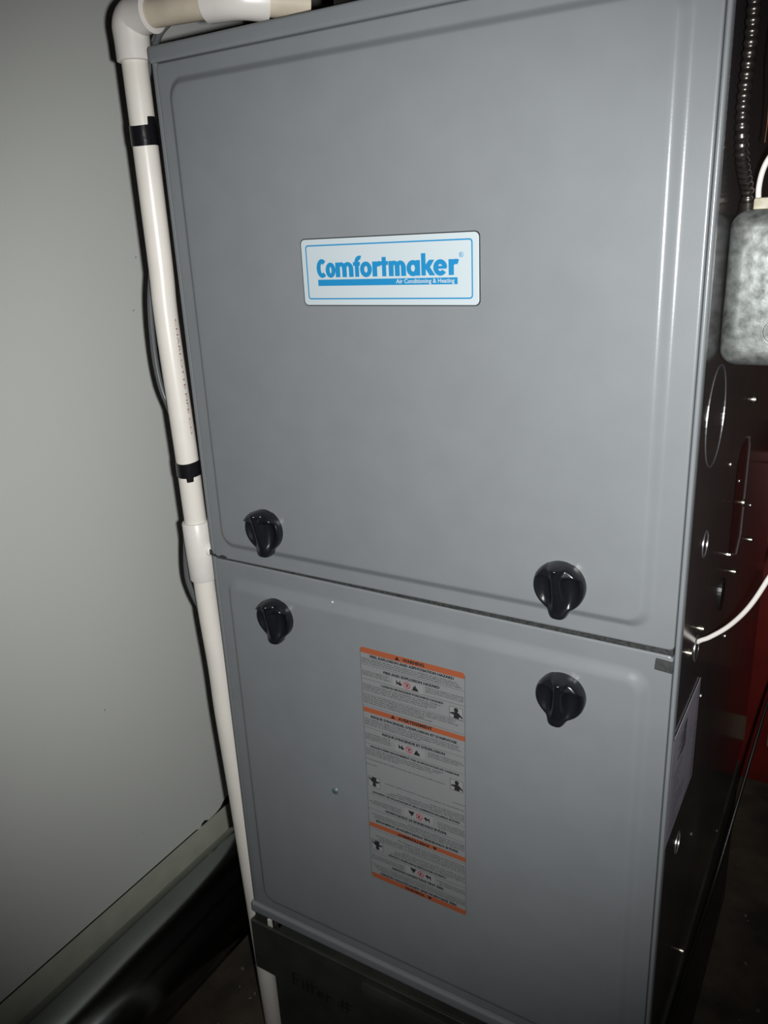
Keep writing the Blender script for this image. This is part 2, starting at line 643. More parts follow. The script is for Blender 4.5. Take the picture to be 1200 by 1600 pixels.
# ---- brand badge
bx0, bx1, bz0, bz1 = 0.1676, 0.3507, 0.8169, 0.8763
bm = loops_panel([(bx0 - 0.0009, bx1 + 0.0009, bz0 - 0.0009, bz1 + 0.0009, -0.0052, 0.0048), (bx0 - 0.0009, bx1 + 0.0009, bz0 - 0.0009, bz1 + 0.0009, -0.0058, 0.0048)])
badge = obj('brand_badge', bm, 'badge_edge', fur, smooth=False)
bm = loops_panel([(bx0, bx1, bz0, bz1, -0.0056, 0.0042), (bx0, bx1, bz0, bz1, -0.0062, 0.0042), (bx0 + 0.0003, bx1 - 0.0003, bz0 + 0.0003, bz1 - 0.0003, -0.0064, 0.004)])
obj('badge_plate', bm, 'badge_white', badge, smooth=False)
BY = -0.0066
bm = bmesh.new()
a = rrect(bx0 + 0.0050, bx1 - 0.0055, bz0 + 0.0052, bz1 - 0.0050, 0.0030)
b = rrect(bx0 + 0.0062, bx1 - 0.0067, bz0 + 0.0064, bz1 - 0.0062, 0.0020)
va = [bm.verts.new((x, BY, z)) for x, z in a]
vb = [bm.verts.new((x, BY, z)) for x, z in b]
for k in range(len(a)):
    j = (k + 1) % len(a)
    bm.faces.new((va[k], va[j], vb[j], vb[k]))
obj('badge_border', bm, 'badge_blue', badge, smooth=False)

# Comfortmaker wordmark: heavy geometric letters
bm = bmesh.new()
X0, S = 0.1843, 0.0001898
BASE, XH, ASC, CAP = 0.8420, 0.0131, 0.0187, 0.0164


def px(p):
    return X0 + (p - 197) * S


def rc(x0, x1, z0, z1):
    flat_poly(bm, [(x0, BASE + z0), (x1, BASE + z0), (x1, BASE + z1), (x0, BASE + z1)], BY)


def bowl(x0, x1, h=XH, a0=0, a1=360, tx=0.0046, tz=0.0040, lowz=-0.0002):
    cx, cz = (x0 + x1) / 2, BASE + (h + lowz) / 2
    rx, rz = (x1 - x0) / 2, (h - lowz) / 2 + 0.0002
    flat_ring(bm, cx, cz, rx, rz, rx - tx, rz - tz, BY, a0, a1)


def glyph_m(x0, x1):
    st = 0.0050
    rc(x0, x0 + st, 0, XH)
    xm = (x0 + x1 - st) / 2
    for a_, b_ in ((x0, xm), (xm, x1 - st)):
        rc(b_, b_ + st, 0, XH - 0.0055)
        c_ = (a_ + st + b_) / 2
        hw = (b_ - a_ - st) / 2
        flat_ring(bm, c_, BASE + XH - 0.0060, hw + st, 0.0062, hw, 0.0026, BY, 0, 180)


def glyph_r(x0, x1):
    rc(x0, x0 + 0.0050, 0, XH)
    flat_ring(bm, x0 + 0.0072, BASE + XH - 0.0064, 0.0060, 0.0066, 0.0028, 0.0022, BY, 62, 180)


# C
bowl(px(197), px(262), CAP, 47, 313, 0.0046, 0.0042)
bowl(px(250), px(309))
glyph_m(px(309), px(413))
# f
rc(px(422), px(422) + 0.0044, 0, ASC - 0.0052)
flat_ring(bm, px(422) + 0.0056, BASE + ASC - 0.0056, 0.0056, 0.0055, 0.0014, 0.0018, BY, 70, 180)
rc(px(412), px(452), XH - 0.0034, XH)
bowl(px(451), px(518))
glyph_r(px(521), px(562))
# t
rc(px(574), px(574) + 0.0044, 0, XH + 0.0036)
rc(px(562), px(609), XH - 0.0034, XH)
glyph_m(px(611), px(704))
# a
bowl(px(707), px(776))
rc(px(779) - 0.0044, px(779), 0, XH)
# k
rc(px(785), px(785) + 0.0044, 0, ASC)
kx = px(785) + 0.0040
flat_poly(bm, [(kx, BASE + 0.0052), (kx, BASE + 0.0088), (px(826), BASE + XH), (px(826) + 0.0052, BASE + XH), (kx + 0.0046, BASE + 0.0068)], BY)
flat_poly(bm, [(kx, BASE + 0.0076), (kx + 0.0034, BASE + 0.0086), (px(852) + 0.001, BASE), (px(852) - 0.0046, BASE), (kx, BASE + 0.0060)], BY)
# e
bowl(px(847), px(918), XH, 0, 325)
rc(px(852), px(915), 0.0054, 0.0078)
glyph_r(px(925), px(972))
obj('brand_lettering', bm, 'badge_blue', badge, smooth=False)
bm = bmesh.new()
flat_poly(bm, [(0.1850, 0.8344), (0.3308, 0.8344), (0.3308, 0.8401), (0.1850, 0.8401)], BY)
obj('brand_bar', bm, 'badge_blue', badge, smooth=False)
bm = bmesh.new()
put_text(bm, 'Air Conditioning & Heating', 0.2700, 0.83585, BY - 0.0002, 0.0036, 0.0580, 0.018)
obj('tagline', bm, 'badge_white', badge, smooth=False)
bm = bmesh.new()
flat_ring(bm, 0.3345, 0.8585, 0.0022, 0.0022, 0.0018, 0.0018, BY)
put_text(bm, 'R', 0.3345, 0.8573, BY, 0.0024, None, 0.02, 'C')
obj('registered_mark', bm, 'badge_blue', badge, smooth=False)

# ---- warning label (same print twice, the second upside down)
LW, LH = 0.1255, 0.3135
LT = Matrix.Translation((0.2065, 0, 0.4575)) @ Matrix.Rotation(math.radians(0.5), 4, 'Y')
LF = LT @ Matrix.Translation((LW, 0, -LH)) @ Matrix.Rotation(math.pi, 4, 'Y')
LY = -0.0060
bm = loops_panel([(0, LW, -LH, 0, -0.0053, 0.0025), (0, LW, -LH, 0, -0.0056, 0.0025)])
bmesh.ops.transform(bm, matrix=LT, verts=bm.verts)
wl = obj('warning_label', bm, 'label_paper', fur, smooth=False)
ink, orange = bmesh.new(), []


def lrect(bmx, M_, x0, x1, z0, z1, y):
    f = flat_poly(bmx, [(x0, z0), (x1, z0), (x1, z1), (x0, z1)], y)
    for v in f.verts:
        v.co = M_ @ v.co


def lpoly(bmx, M_, pts, y):
    f = flat_poly(bmx, pts, y)
    for v in f.verts:
        v.co = M_ @ v.co


def lring(bmx, M_, *a):
    t_ = bmesh.new()
    flat_ring(t_, *a)
    merge(bmx, t_, M_)


MMU = 0.001
WORDS = {
    'en1': ['Improper adjustment, alteration, service, maintenance or installation can cause serious injury or',
            "death. Read and follow instructions and precautions in User's Information Manual provided with this",
            'furnace. Installation and service must be performed by a qualified service agency or the gas supplier.'],
    'en2l': ['Do not store or use gasoline or other', 'flammable vapors and liquids in the', 'vicinity of this or any other appliance.'],
    'en2r': ['Storage of or use of gasoline or other flammable', 'vapors or liquids in the vicinity of this or any', 'appliance can result in serious injury or death.'],
    'en3': ['Provide combustion air and ventilation as required. Install in', 'ventilated area. Follow instructions on what is required to',
            'avoid serious injury or death. Do not operate if any panel', 'is not in place. Use only as directed in the manual.'],
    'en4': ['For the State of California: this product can expose you to carbon monoxide which is', 'known to the State of California to cause birth defects or other reproductive harm.',
            'Warning: fuels used in gas appliances and the products of combustion contain chemicals', 'known to the State of California to cause cancer or harm.', 'This furnace must be installed and serviced by qualified people.'],
    'fr1': ["Une installation, un reglage, une modification, une reparation ou un entretien incorrects peuvent", "causer des blessures graves ou la mort. Lire et suivre les instructions et precautions du manuel",
            "d'information de l'utilisateur fourni avec cet appareil. L'installation et l'entretien doivent etre", 'effectues par un service qualifie ou le fournisseur de gaz.'],
    'fr2l': ["Ne pas entreposer ni utiliser de", "l'essence ou d'autres vapeurs et", 'liquides inflammables a proximite', 'de cet appareil ou de tout autre.'],
    'fr2r': ["L'entreposage ou l'utilisation d'essence ou", "d'autres vapeurs ou liquides inflammables peut", 'causer des blessures graves ou la mort.'],
    'fr3': ["Fournir l'air de combustion et la ventilation requis. Installer", 'dans un endroit ventile. Suivre les instructions pour eviter', 'des blessures graves ou la mort. Ne pas utiliser si un', "panneau n'est pas en place."],
}


def para(M_, key, x, z, wd, hgt=1.55, pitch=2.35):
    for i, s_ in enumerate(WORDS[key]):
        k_ = min(1.0, len(s_) / max(len(q) for q in WORDS[key]))
        put_text(ink, s_, x * MMU, (z - i * pitch) * MMU, LY, hgt * MMU, wd * k_ * MMU, 0.012, 'L', M_)


def head(M_, s_, z, wd, hgt=2.8):
    put_text(ink, s_, LW / 2, z * MMU, LY, hgt * MMU, wd * MMU, 0.05, 'C', M_)


def picto_row(M_, z):
    red, pale = bmesh.new(), bmesh.new()
    cx, cz = 0.0575, z * MMU
    lrect(pale, M_, 0.0400, 0.0770, cz - 0.0055, cz + 0.0050, LY + 0.0001)
    lring(red, M_, cx, cz, 0.0042, 0.0042, 0.0033, 0.0033, LY)
    lpoly(red, M_, [(cx - 0.0030, cz + 0.0023), (cx - 0.0024, cz + 0.0029), (cx + 0.0030, cz - 0.0023), (cx + 0.0024, cz - 0.0029)], LY - 0.0001)
    lpoly(ink, M_, [(cx - 0.0022, cz + 0.0016), (cx + 0.0020, cz + 0.0016), (cx + 0.0022, cz + 0.0006), (cx + 0.0008, cz + 0.0002), (cx + 0.0008, cz - 0.0018), (cx - 0.0008, cz - 0.0018), (cx - 0.0008, cz + 0.0004)], LY)
    # fire with logs
    fx = cx + 0.0095
    lpoly(ink, M_, [(fx - 0.0040, cz - 0.0040), (fx + 0.0044, cz - 0.0040), (fx + 0.0036, cz - 0.0020), (fx + 0.0026, cz + 0.0002), (fx + 0.0018, cz - 0.0008), (fx + 0.0006, cz + 0.0034),
                    (fx - 0.0006, cz + 0.0006), (fx - 0.0016, cz + 0.0014), (fx - 0.0022, cz - 0.0016)], LY)
    # hand with match
    hx = cx - 0.0095
    lpoly(ink, M_, [(hx - 0.0034, cz - 0.0026), (hx - 0.0014, cz - 0.0010), (hx + 0.0010, cz - 0.0028), (hx + 0.0034, cz - 0.0014), (hx + 0.0030, cz + 0.0004), (hx + 0.0012, cz + 0.0006),
                    (hx + 0.0016, cz + 0.0030), (hx + 0.0006, cz + 0.0030), (hx - 0.0002, cz + 0.0006), (hx - 0.0024, cz + 0.0012), (hx - 0.0030, cz + 0.0034), (hx - 0.0038, cz + 0.0030)], LY)
    obj('prohibition_symbol', red, 'label_red', wl, smooth=False)
    obj('pictogram_ground', pale, 'label_pale', wl, smooth=False)


def picto_person(M_, z0):
    pale = bmesh.new()
    x0, x1, zt, zb = 0.1075, 0.1232, z0 * MMU, (z0 - 14.0) * MMU
    lrect(pale, M_, x0, x1, zb, zt, LY + 0.0001)
    t_ = 0.0004
    for q in ((x0, x1, zt - t_, zt), (x0, x1, zb, zb + t_), (x0, x0 + t_, zb, zt), (x1 - t_, x1, zb, zt)):
        lrect(ink, M_, *q, LY)
    cx = (x0 + x1) / 2
    lring(ink, M_, cx, zt - 0.0035, 0.0025, 0.0026, 0.0, 0.0, LY)
    lpoly(ink, M_, [(x0 + 0.0008, zb + 0.0052), (x0 + 0.0012, zb + 0.0066), (cx - 0.0030, zb + 0.0076), (cx, zb + 0.0086), (cx + 0.0030, zb + 0.0074), (x1 - 0.0008, zb + 0.0036),
                    (x1 - 0.0010, zb + 0.0016), (cx + 0.0036, zb + 0.0036), (cx + 0.0030, zb + 0.0006), (cx - 0.0030, zb + 0.0006), (cx - 0.0026, zb + 0.0046)], LY)
    obj('pictogram_ground', pale, 'label_pale', wl, smooth=False)


def half_label(M_):
    for z0, z1, word, wx in ((0, -7.3, 'WARNING', 60), (-75.5, -81.6, 'AVERTISSEMENT', 60)):
        ob = bmesh.new()
        if z0 == 0:
            pts = [(0.0004, -0.0073)] + [(0.0004, -0.0025), (0.0011, -0.0011), (0.0025, -0.0004), (LW - 0.0025, -0.0004), (LW - 0.0011, -0.0011), (LW - 0.0004, -0.0025), (LW - 0.0004, -0.0073)]
            lpoly(ob, M_, pts, LY + 0.0002)
        else:
            lrect(ob, M_, 0.0004, LW - 0.0004, z1 * MMU, z0 * MMU, LY + 0.0002)
        orange.append(ob)
        wd = 26 if word == 'WARNING' else 42
        put_text(ink, word, wx * MMU - wd * MMU / 2 + 0.006, (z1 + 1.7) * MMU, LY, 3.6 * MMU, wd * MMU, 0.045, 'L', M_)
        tx, tz = wx * MMU - wd * MMU / 2 - 0.0005, (z1 + 1.4) * MMU
        lpoly(ink, M_, [(tx - 0.0030, tz), (tx + 0.0030, tz), (tx, tz + 0.0046)], LY)
    head(M_, 'FIRE, EXPLOSION AND ASPHYXIATION HAZARD', -11.2, 101)
    para(M_, 'en1', 1.5, -14.6, 121)
    lrect(ink, M_, 0, LW, -0.02150, -0.02120, LY)
    head(M_, 'FIRE AND EXPLOSION HAZARD', -26.6, 68)
    para(M_, 'en2l', 1.5, -30.0, 36)
    para(M_, 'en2r', 80, -30.0, 44)
    picto_row(M_, -33.4)
    lrect(ink, M_, 0, LW, -0.03930, -0.03900, LY)
    head(M_, 'CARBON MONOXIDE POISONING HAZARD', -43.8, 76, 2.3)
    para(M_, 'en3', 1.5, -47.0, 96)
    picto_person(M_, -43)
    lrect(ink, M_, 0, LW, -0.05760, -0.05735, LY)
    para(M_, 'en4', 1.5, -60.2, 116)
    lrect(ink, M_, 0, LW, -0.07330, -0.07305, LY)
    head(M_, "RISQUE D'INCENDIE, D'EXPLOSION ET D'ASPHYXIE", -87.4, 106)
    para(M_, 'fr1', 1.5, -90.8, 119)
    lrect(ink, M_, 0, LW, -0.10150, -0.10120, LY)
    head(M_, "RISQUE D'INCENDIE ET D'EXPLOSION", -106.2, 78)
    para(M_, 'fr2l', 1.5, -110.0, 33)
    para(M_, 'fr2r', 81, -110.0, 43)
    picto_row(M_, -114.0)
    lrect(ink, M_, 0, LW, -0.12250, -0.12225, LY)
    head(M_, "RISQUE D'EMPOISONNEMENT PAR LE MONOXYDE DE CARBONE", -126.8, 111, 2.2)
    para(M_, 'fr3', 1.5, -130.2, 98)
    picto_person(M_, -133)
    put_text(ink, "Cet appareil doit etre installe et entretenu par du personnel qualifie seulement.", 0.0015, -0.1440, LY, 0.00155, 0.100, 0.012, 'L', M_)
    lrect(ink, M_, 0.0, 0.0150, -0.15080, -0.15030, LY)
    # border
    lrect(ink, M_, 0, 0.00035, -LH / 2, -0.003, LY)
    lrect(ink, M_, LW - 0.00035, LW, -LH / 2, -0.003, LY)


half_label(LT)
half_label(LF)
obj('label_print', ink, 'label_ink', wl, smooth=False)
for ob in orange:
    obj('orange_band', ob, 'label_orange', wl, smooth=False)

# ---- right side of the casing: knockouts, screws, rating label
def side_ring(name, cy, cz, r, wd, m='metal_rim', parent=fur, a0=0, a1=360, h=0.0005):
    bm_ = bmesh.new()
    n = 48
    full = a1 - a0 >= 360
    k_ = n if full else n + 1
    rows = []
    for rr, hh in ((r - wd / 2, 0.0), (r - wd / 2, h), (r + wd / 2, h), (r + wd / 2, 0.0)):
        rows.append([bm_.verts.new((W + hh, cy + rr * math.cos(math.radians(a0 + (a1 - a0) * i / n)), cz + rr * math.sin(math.radians(a0 + (a1 - a0) * i / n)))) for i in range(k_)])
    for a_, b_ in zip(rows, rows[1:]):
        for i in range(n):
            j = (i + 1) % k_
            bm_.faces.new((a_[i], a_[j], b_[j], b_[i]))
    bmesh.ops.recalc_face_normals(bm_, faces=bm_.faces)
    return obj(name, bm_, m, parent, smooth=False)


def side_disc(name, cy, cz, ry, rz, m, parent=fur, h=0.0004):
    bm_ = bmesh.new()
    n = 28
    lo_ = [bm_.verts.new((W, cy + ry * math.cos(2 * math.pi * i / n), cz + rz * math.sin(2 * math.pi * i / n))) for i in range(n)]
    hi_ = [bm_.verts.new((W + h, v.co.y, v.co.z)) for v in lo_]
    bm_.faces.new(hi_)
    for i in range(n):
        bm_.faces.new((lo_[i], lo_[(i + 1) % n], hi_[(i + 1) % n], hi_[i]))
    bmesh.ops.recalc_face_normals(bm_, faces=bm_.faces)
    return obj(name, bm_, m, parent, smooth=False)


side_ring('knockout', 0.088, 0.7140, 0.0445, 0.0010)
side_ring('knockout', 0.092, 0.5930, 0.0125, 0.0014)
side_ring('knockout', 0.084, 0.2590, 0.0115, 0.0012)
side_disc('cable_hole', 0.094, 0.4835, 0.0100, 0.0150, 'gap_shade')  # flat black disc stands in for the shade inside the hole
side_ring('knockout', 0.094, 0.4835, 0.0118, 0.0016)
side_disc('plug_hole', 0.230, 0.4850, 0.0150, 0.0190, 'black_rubber', h=0.002)
# rectangular access cut-out with a bright folded lip, dark red reflection painted on as flat colour
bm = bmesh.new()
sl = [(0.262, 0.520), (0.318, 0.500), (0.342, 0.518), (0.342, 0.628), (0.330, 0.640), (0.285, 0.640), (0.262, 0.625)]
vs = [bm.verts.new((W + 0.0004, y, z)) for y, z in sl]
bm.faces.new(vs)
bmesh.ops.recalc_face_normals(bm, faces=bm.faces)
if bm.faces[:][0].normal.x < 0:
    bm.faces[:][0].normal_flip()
obj('access_opening', bm, 'red_reflection', fur, smooth=False)
bm = bmesh.new()
tube(bm, [(W + 0.001, y, z) for y, z in (sl[0], sl[1], sl[2], sl[3], sl[4])], 0.0011, 6)
obj('opening_lip', bm, 'metal_rim', fur)

for cy, cz, r in ((0.3454, 0.6808, 0.0050), (0.3375, 0.5589, 0.0050), (0.4633, 0.4679, 0.0038), (0.3200, 0.4768, 0.0036), (0.1103, 0.4975, 0.0032),
                  (0.0518, 0.4995, 0.0032), (0.1900, 0.0100, 0.0040)):
    bm = bmesh.new()
    lathe_along(bm, (W, cy, cz), (1, 0, 0), [(0, r * 1.2), (0.0006, r * 1.2), (0.0008, r), (0.0028, r), (0.0036, r * 0.86), (0.0042, r * 0.55), (0.0044, r * 0.2)], 14)
    obj('side_screw', bm, 'screw_metal', fur, angle=60)
for cy, cz in ((0.178, 0.199), (0.44, 0.006), (0.285, 0.600), (0.205, 0.640), (0.120, 0.4145), (0.150, 0.400), (0.30, 0.400), (0.42, 0.53)):
    bm = bmesh.new()
    lathe_along(bm, (W, cy, cz), (1, 0, 0), [(0, 0.0022), (0.0009, 0.0020), (0.0014, 0.0010)], 8)
    obj('rivet', bm, 'metal_rim', fur)

# rating label
bm = bmesh.new()
ry0, ry1, rz0, rz1 = 0.006, 0.132, 0.312, 0.4315
vs = [bm.verts.new((W + 0.0012, y, z)) for y, z in ((ry0, rz0), (ry1, rz0), (ry1, rz1), (ry0, rz1))]
f = bm.faces.new(vs)
bm.normal_update()
if f.normal.x < 0:
    f.normal_flip()
r_ = bmesh.ops.extrude_face_region(bm, geom=[f])
for v in r_['geom']:
    if isinstance(v, bmesh.types.BMVert):
        v.co.x -= 0.0004
bmesh.ops.recalc_face_normals(bm, faces=bm.faces)
rl = obj('rating_label', bm, 'rating_paper', fur, smooth=False)
bm = bmesh.new()


def srect(y0, y1, z0, z1):
    vs_ = [bm.verts.new((W + 0.0016, y, z)) for y, z in ((y0, z0), (y1, z0), (y1, z1), (y0, z1))]
    bm.faces.new(vs_)


for i in range(34):                                    # illegible block of figures and bar code strokes
    srect(0.030 + random.uniform(0, 0.03), 0.066 + random.uniform(0, 0.006), 0.392 + i * 0.0009, 0.3924 + i * 0.0009)
for i in range(10):
    z = 0.322 + i * 0.0068
    srect(0.018, 0.018 + random.uniform(0.02, 0.07), z, z + 0.0011)
    srect(0.112, 0.112 + random.uniform(0.006, 0.014), z, z + 0.0011)
srect(0.121, 0.1222, 0.318, 0.426)
obj('rating_print', bm, 'rating_ink', rl, smooth=False)

# ================================================================== black vent housing on the furnace top
vent = thing('vent_housing', 'black sheet metal vent housing on top of the furnace', 'vent', (0.35, 0.25, 1.0605))
bm = bmesh.new()
box(bm, 0.1740, 0.52, 0.062, 0.45, 1.0620, 1.898, 0.003)
obj('housing_body', bm, 'black_rubber', vent)
bm = bmesh.new()
box(bm, 0.1700, 0.524, 0.058, 0.454, 1.0606, 1.0640, 0.001)
obj('base_flange', bm, 'black_rubber', vent)

# ================================================================== PVC drain pipe
dp = thing('drain_pipe', 'white plastic drain pipe with elbow and black tape beside the furnace', 'pipe', (-0.0189, 0.015, FLOOR))
PR = 0.01335
CENT = [(-0.0395, 0.015, 1.085), (-0.0400, 0.015, 1.058), (-0.0403, 0.015, 0.867), (-0.0420, 0.015, 0.797), (-0.0390, 0.016, 0.65),
        (-0.0390, 0.017, 0.57), (-0.0370, 0.018, 0.443), (-0.0338, 0.0195, 0.36), (-0.0330, 0.020, 0.29), (-0.0290, 0.022, 0.165),
        (-0.0245, 0.0245, -0.015), (-0.0210, 0.026, -0.15), (-0.0175, 0.027, -0.265), (-0.0155, 0.028, FLOOR)]


def pcen(z):
    for a_, b_ in zip(CENT, CENT[1:]):
        if b_[2] <= z <= a_[2]:
            return Vector(b_).lerp(Vector(a_), (z - b_[2]) / (a_[2] - b_[2]))
    return Vector(CENT[0])


def pcx(z):
    return pcen(z).x


def pcy(z):
    return pcen(z).y


PYc = 0.015
path = catmull(CENT, 6)
bm = bmesh.new()
tube(bm, [p for p in path if p.z >= 0.515], PR, 28)
obj('riser_pipe', bm, 'pvc', dp)
bm = bmesh.new()
tube(bm, [p for p in path if p.z <= 0.53], PR, 28)
obj('riser_pipe', bm, 'pvc', dp)
# slip coupling with a small capped nub towards the furnace
bm = bmesh.new()
z0, z1 = 0.4830, 0.5585
lathe_along(bm, pcen(z0), pcen(z1) - pcen(z0), [(0, PR), (0.0, 0.0160), (0.0012, 0.0168), (0.037, 0.0170), (0.0743, 0.0168), (0.0755, 0.0160), (0.0755, PR)], 32)
t = bmesh.new()
lathe_along(t, pcen(0.5235), (1, 0.1, 0), [(0.004, 0.0085), (0.0185, 0.0085), (0.0195, 0.0078), (0.0205, 0.006)], 20)
merge(bm, t)
obj('tee_fitting', bm, 'pvc_fitting', dp)
# elbow
EZ = 1.0945
bm = bmesh.new()
arc = []
ex = -0.0398
for k in range(13):
    a = math.radians(90 * k / 12)
    rr = 0.0105
    arc.append((ex + rr - rr * math.cos(a), PYc, EZ - rr + rr * math.sin(a)))
pts = [(ex, PYc, 1.0555), (ex, PYc, 1.0560), (ex, PYc, 1.072)] + arc[0:] + [(-0.012, PYc, EZ), (-0.0075, PYc, EZ), (-0.0070, PYc, EZ)]
rad = [0.0166, 0.0176, 0.0176] + [0.0182] * len(arc) + [0.0176, 0.0184, 0.0176]
tube(bm, pts, rad, 32)
obj('elbow_fitting', bm, 'pvc_fitting', dp)
hz = [(-0.012, PYc, EZ), (0.060, PYc, EZ - 0.0035), (0.100, PYc + 0.002, EZ - 0.0055)]
bm = bmesh.new()
tube(bm, hz, PR, 28)
obj('horizontal_pipe', bm, 'pvc_aged', dp)
# coupling: a slight bend
bm = bmesh.new()
S0, S1 = Vector((0.066, PYc, EZ - 0.0038)), Vector((0.100, PYc + 0.003, EZ - 0.0058))
dirn = Vector((math.cos(math.radians(48)), math.sin(math.radians(48)), -0.02))
S2 = S1 + dirn * 0.026
pts = [S0 - Vector((0.0004, 0, 0)), S0, S0 + (S1 - S0) * 0.5, S1 - (S1 - S0) * 0.1, S1 + dirn * 0.006, S2, S2 + dirn * 0.0005]
tube(bm, pts, [PR, 0.0172, 0.0168, 0.0166, 0.0166, 0.0174, PR], 28)
obj('coupling', bm, 'pvc_fitting', dp)
bm = bmesh.new()
tube(bm, [S1 + dirn * 0.01, S1 + dirn * 0.065], PR, 28)
obj('horizontal_pipe', bm, 'pvc_aged', dp)


# tape bands
def tape_band(z0, z1, tail):
    bm_ = bmesh.new()
    n = 160
    rr = PR + 0.0007
    A, B = [], []
    for k in range(n):
        a = 2 * math.pi * k / n
        wob = 0.0006 * math.sin(a * 2 + 1)
        za, zb = z0 + wob, z1 + wob * 1.4
        if (math.degrees(a) - tail[0]) % 360 <= tail[1] - tail[0]:
            za += min(0.0, tail[2])
            zb += max(0.0, tail[2])
        A.append(bm_.verts.new((pcx((z0 + z1) / 2) + rr * math.cos(a), pcy((z0 + z1) / 2) + rr * math.sin(a), za)))
        B.append(bm_.verts.new((pcx((z0 + z1) / 2) + rr * math.cos(a), pcy((z0 + z1) / 2) + rr * math.sin(a), zb)))
    for k in range(n):
        j = (k + 1) % n
        bm_.faces.new((A[k], A[j], B[j], B[k]))
    r2 = bmesh.ops.extrude_face_region(bm_, geom=list(bm_.faces))
    for v in r2['geom']:
        if isinstance(v, bmesh.types.BMVert):
            c_ = Vector((pcx((z0 + z1) / 2), pcy((z0 + z1) / 2), v.co.z))
            v.co = c_ + (v.co - c_) * ((PR - 0.0002) / rr)
    bmesh.ops.recalc_face_normals(bm_, faces=bm_.faces)
    return obj('tape_band', bm_, 'tape', dp)


tape_band(0.9765, 0.9960, (338, 385, 0.0075))
tape_band(0.6170, 0.6345, (300, 334, -0.0050))

# faint maker's print running down the pipe
bm = bmesh.new()


def pipe_print(s_, ztop, zbot, hgt, ang):
    t_ = text_bm(s_, 0.01)
    xs = [v.co.x for v in t_.verts]
    xa, xb = min(xs), max(xs)
    for v in t_.verts:
        z = ztop - (v.co.x - xa) / (xb - xa) * (ztop - zbot)
        a = math.radians(ang) + v.co.y * hgt / 0.69 / PR
        v.co = Vector((pcx(z) + (PR + 0.0003) * math.cos(a), pcy(z) + (PR + 0.0003) * math.sin(a), z))
    merge(bm, t_)


pipe_print('CHARLOTTE PIPE CO', 0.800, 0.668, 0.0026, -6)
obj('pipe_print', bm, 'print_red', dp, smooth=False)

# ================================================================== dark tube taped behind the pipe
bm = bmesh.new()
tp = catmull([(0.004, 0.075, 1.110), (-0.0095, 0.036, 1.088), (-0.034, 0.036, 1.066), (-0.056, 0.037, 1.02), (-0.060, 0.037, 0.95), (-0.068, 0.035, 0.88), (-0.0800, 0.031, 0.82), (-0.0840, 0.030, 0.767),
              (-0.0815, 0.030, 0.722), (-0.074, 0.033, 0.69), (-0.060, 0.037, 0.64), (-0.059, 0.038, 0.60), (-0.071, 0.034, 0.55), (-0.0800, 0.031, 0.485), (-0.0765, 0.032, 0.450), (-0.060, 0.038, 0.40), (-0.052, 0.040, 0.33),
              (-0.048, 0.043, 0.20), (-0.046, 0.046, 0.05), (-0.045, 0.048, -0.06), (-0.045, 0.055, -0.18), (-0.05, 0.07, FLOOR + 0.005)], 8)
tube(bm, tp, 0.0034, 12)
tag(obj('vinyl_tube', bm, 'vinyl_tube'), 'thin dark grey tube taped behind the white drain pipe', 'tube')

# ================================================================== round duct on the floor by the wall
du = thing('round_duct', 'shiny round sheet metal duct lying on the floor against the wall', 'duct', (-0.266, 0.0, FLOOR))
bm = bmesh.new()
n, RR = 72, 0.0797
ring_ys = [-1.2 + 0.05 * i for i in range(52)]
rows = []
for y in ring_ys:
    row = []
    for k in range(n):
        a = 2 * math.pi * k / n
        # shallow dents in the thin sheet
        d = 0.0028 * math.exp(-((y - 0.17) / 0.07) ** 2) * math.exp(-((math.degrees(a) - 40) / 28) ** 2)
        d += 0.0016 * math.exp(-((y + 0.02) / 0.06) ** 2) * math.exp(-((math.degrees(a) - 62) / 18) ** 2)
        row.append(bm.verts.new((-0.266 + (RR - d) * math.cos(a), y, FLOOR + RR + 0.0005 + (RR - d) * math.sin(a))))
    rows.append(row)
for a, b in zip(rows, rows[1:]):
    for k in range(n):
        bm.faces.new((a[k], a[(k + 1) % n], b[(k + 1) % n], b[k]))
bm.faces.new(rows[0])
bm.faces.new(rows[-1])
bmesh.ops.recalc_face_normals(bm, faces=bm.faces)
obj('duct_pipe', bm, 'duct_metal', du, angle=60)
bm = bmesh.new()
a = math.radians(-30)
box(bm, -0.266 + RR * math.cos(a) - 0.001, -0.266 + RR * math.cos(a) + 0.002, -1.2, 1.35, FLOOR + RR + RR * math.sin(a) - 0.004, FLOOR + RR + RR * math.sin(a) + 0.004)
obj('lock_seam', bm, 'duct_metal', du, smooth=False)

# ================================================================== filter cabinet below the furnace
fc = thing('filter_cabinet', 'dark metal filter base under the furnace with handwritten cover', 'filter cabinet', (W / 2, 0.35, FLOOR))
bm = bmesh.new()
box(bm, 0.0290, W - 0.001, 0.006, 0.70, FLOOR, -0.0380, 0.001, 1)
obj('cabinet_body', bm, 'dark_metal', fc, smooth=False)
bm = bmesh.new()
box(bm, 0.0290, 0.0330, 0.0020, 0.0058, FLOOR, -0.0130)
obj('cabinet_rail', bm, 'dark_metal', fc, smooth=False)
bm = bmesh.new()
box(bm, W - 0.006, W - 0.001, 0.0020, 0.0058, FLOOR, -0.0130)
obj('cabinet_rail', bm, 'dark_metal', fc, smooth=False)
bm = bmesh.new()
t = loops_panel([(-0.0030, W + 0.002, -0.1055, -0.0205, -0.0060, 0.001), (-0.0030, W + 0.002, -0.1055, -0.0205, -0.0090, 0.001), (-0.0024, W + 0.0014, -0.1049, -0.0211, -0.0098, 0.001)], seg=3)
merge(bm, t)
cover = obj('filter_cover', bm, 'dark_metal', fc, smooth=False)
bm = bmesh.new()
box(bm, -0.0030, -0.0010, -0.0090, 0.0005, -0.1055, -0.0205)
box(bm, -0.002, W, -0.0088, 0.004, -0.1058, -0.1040)
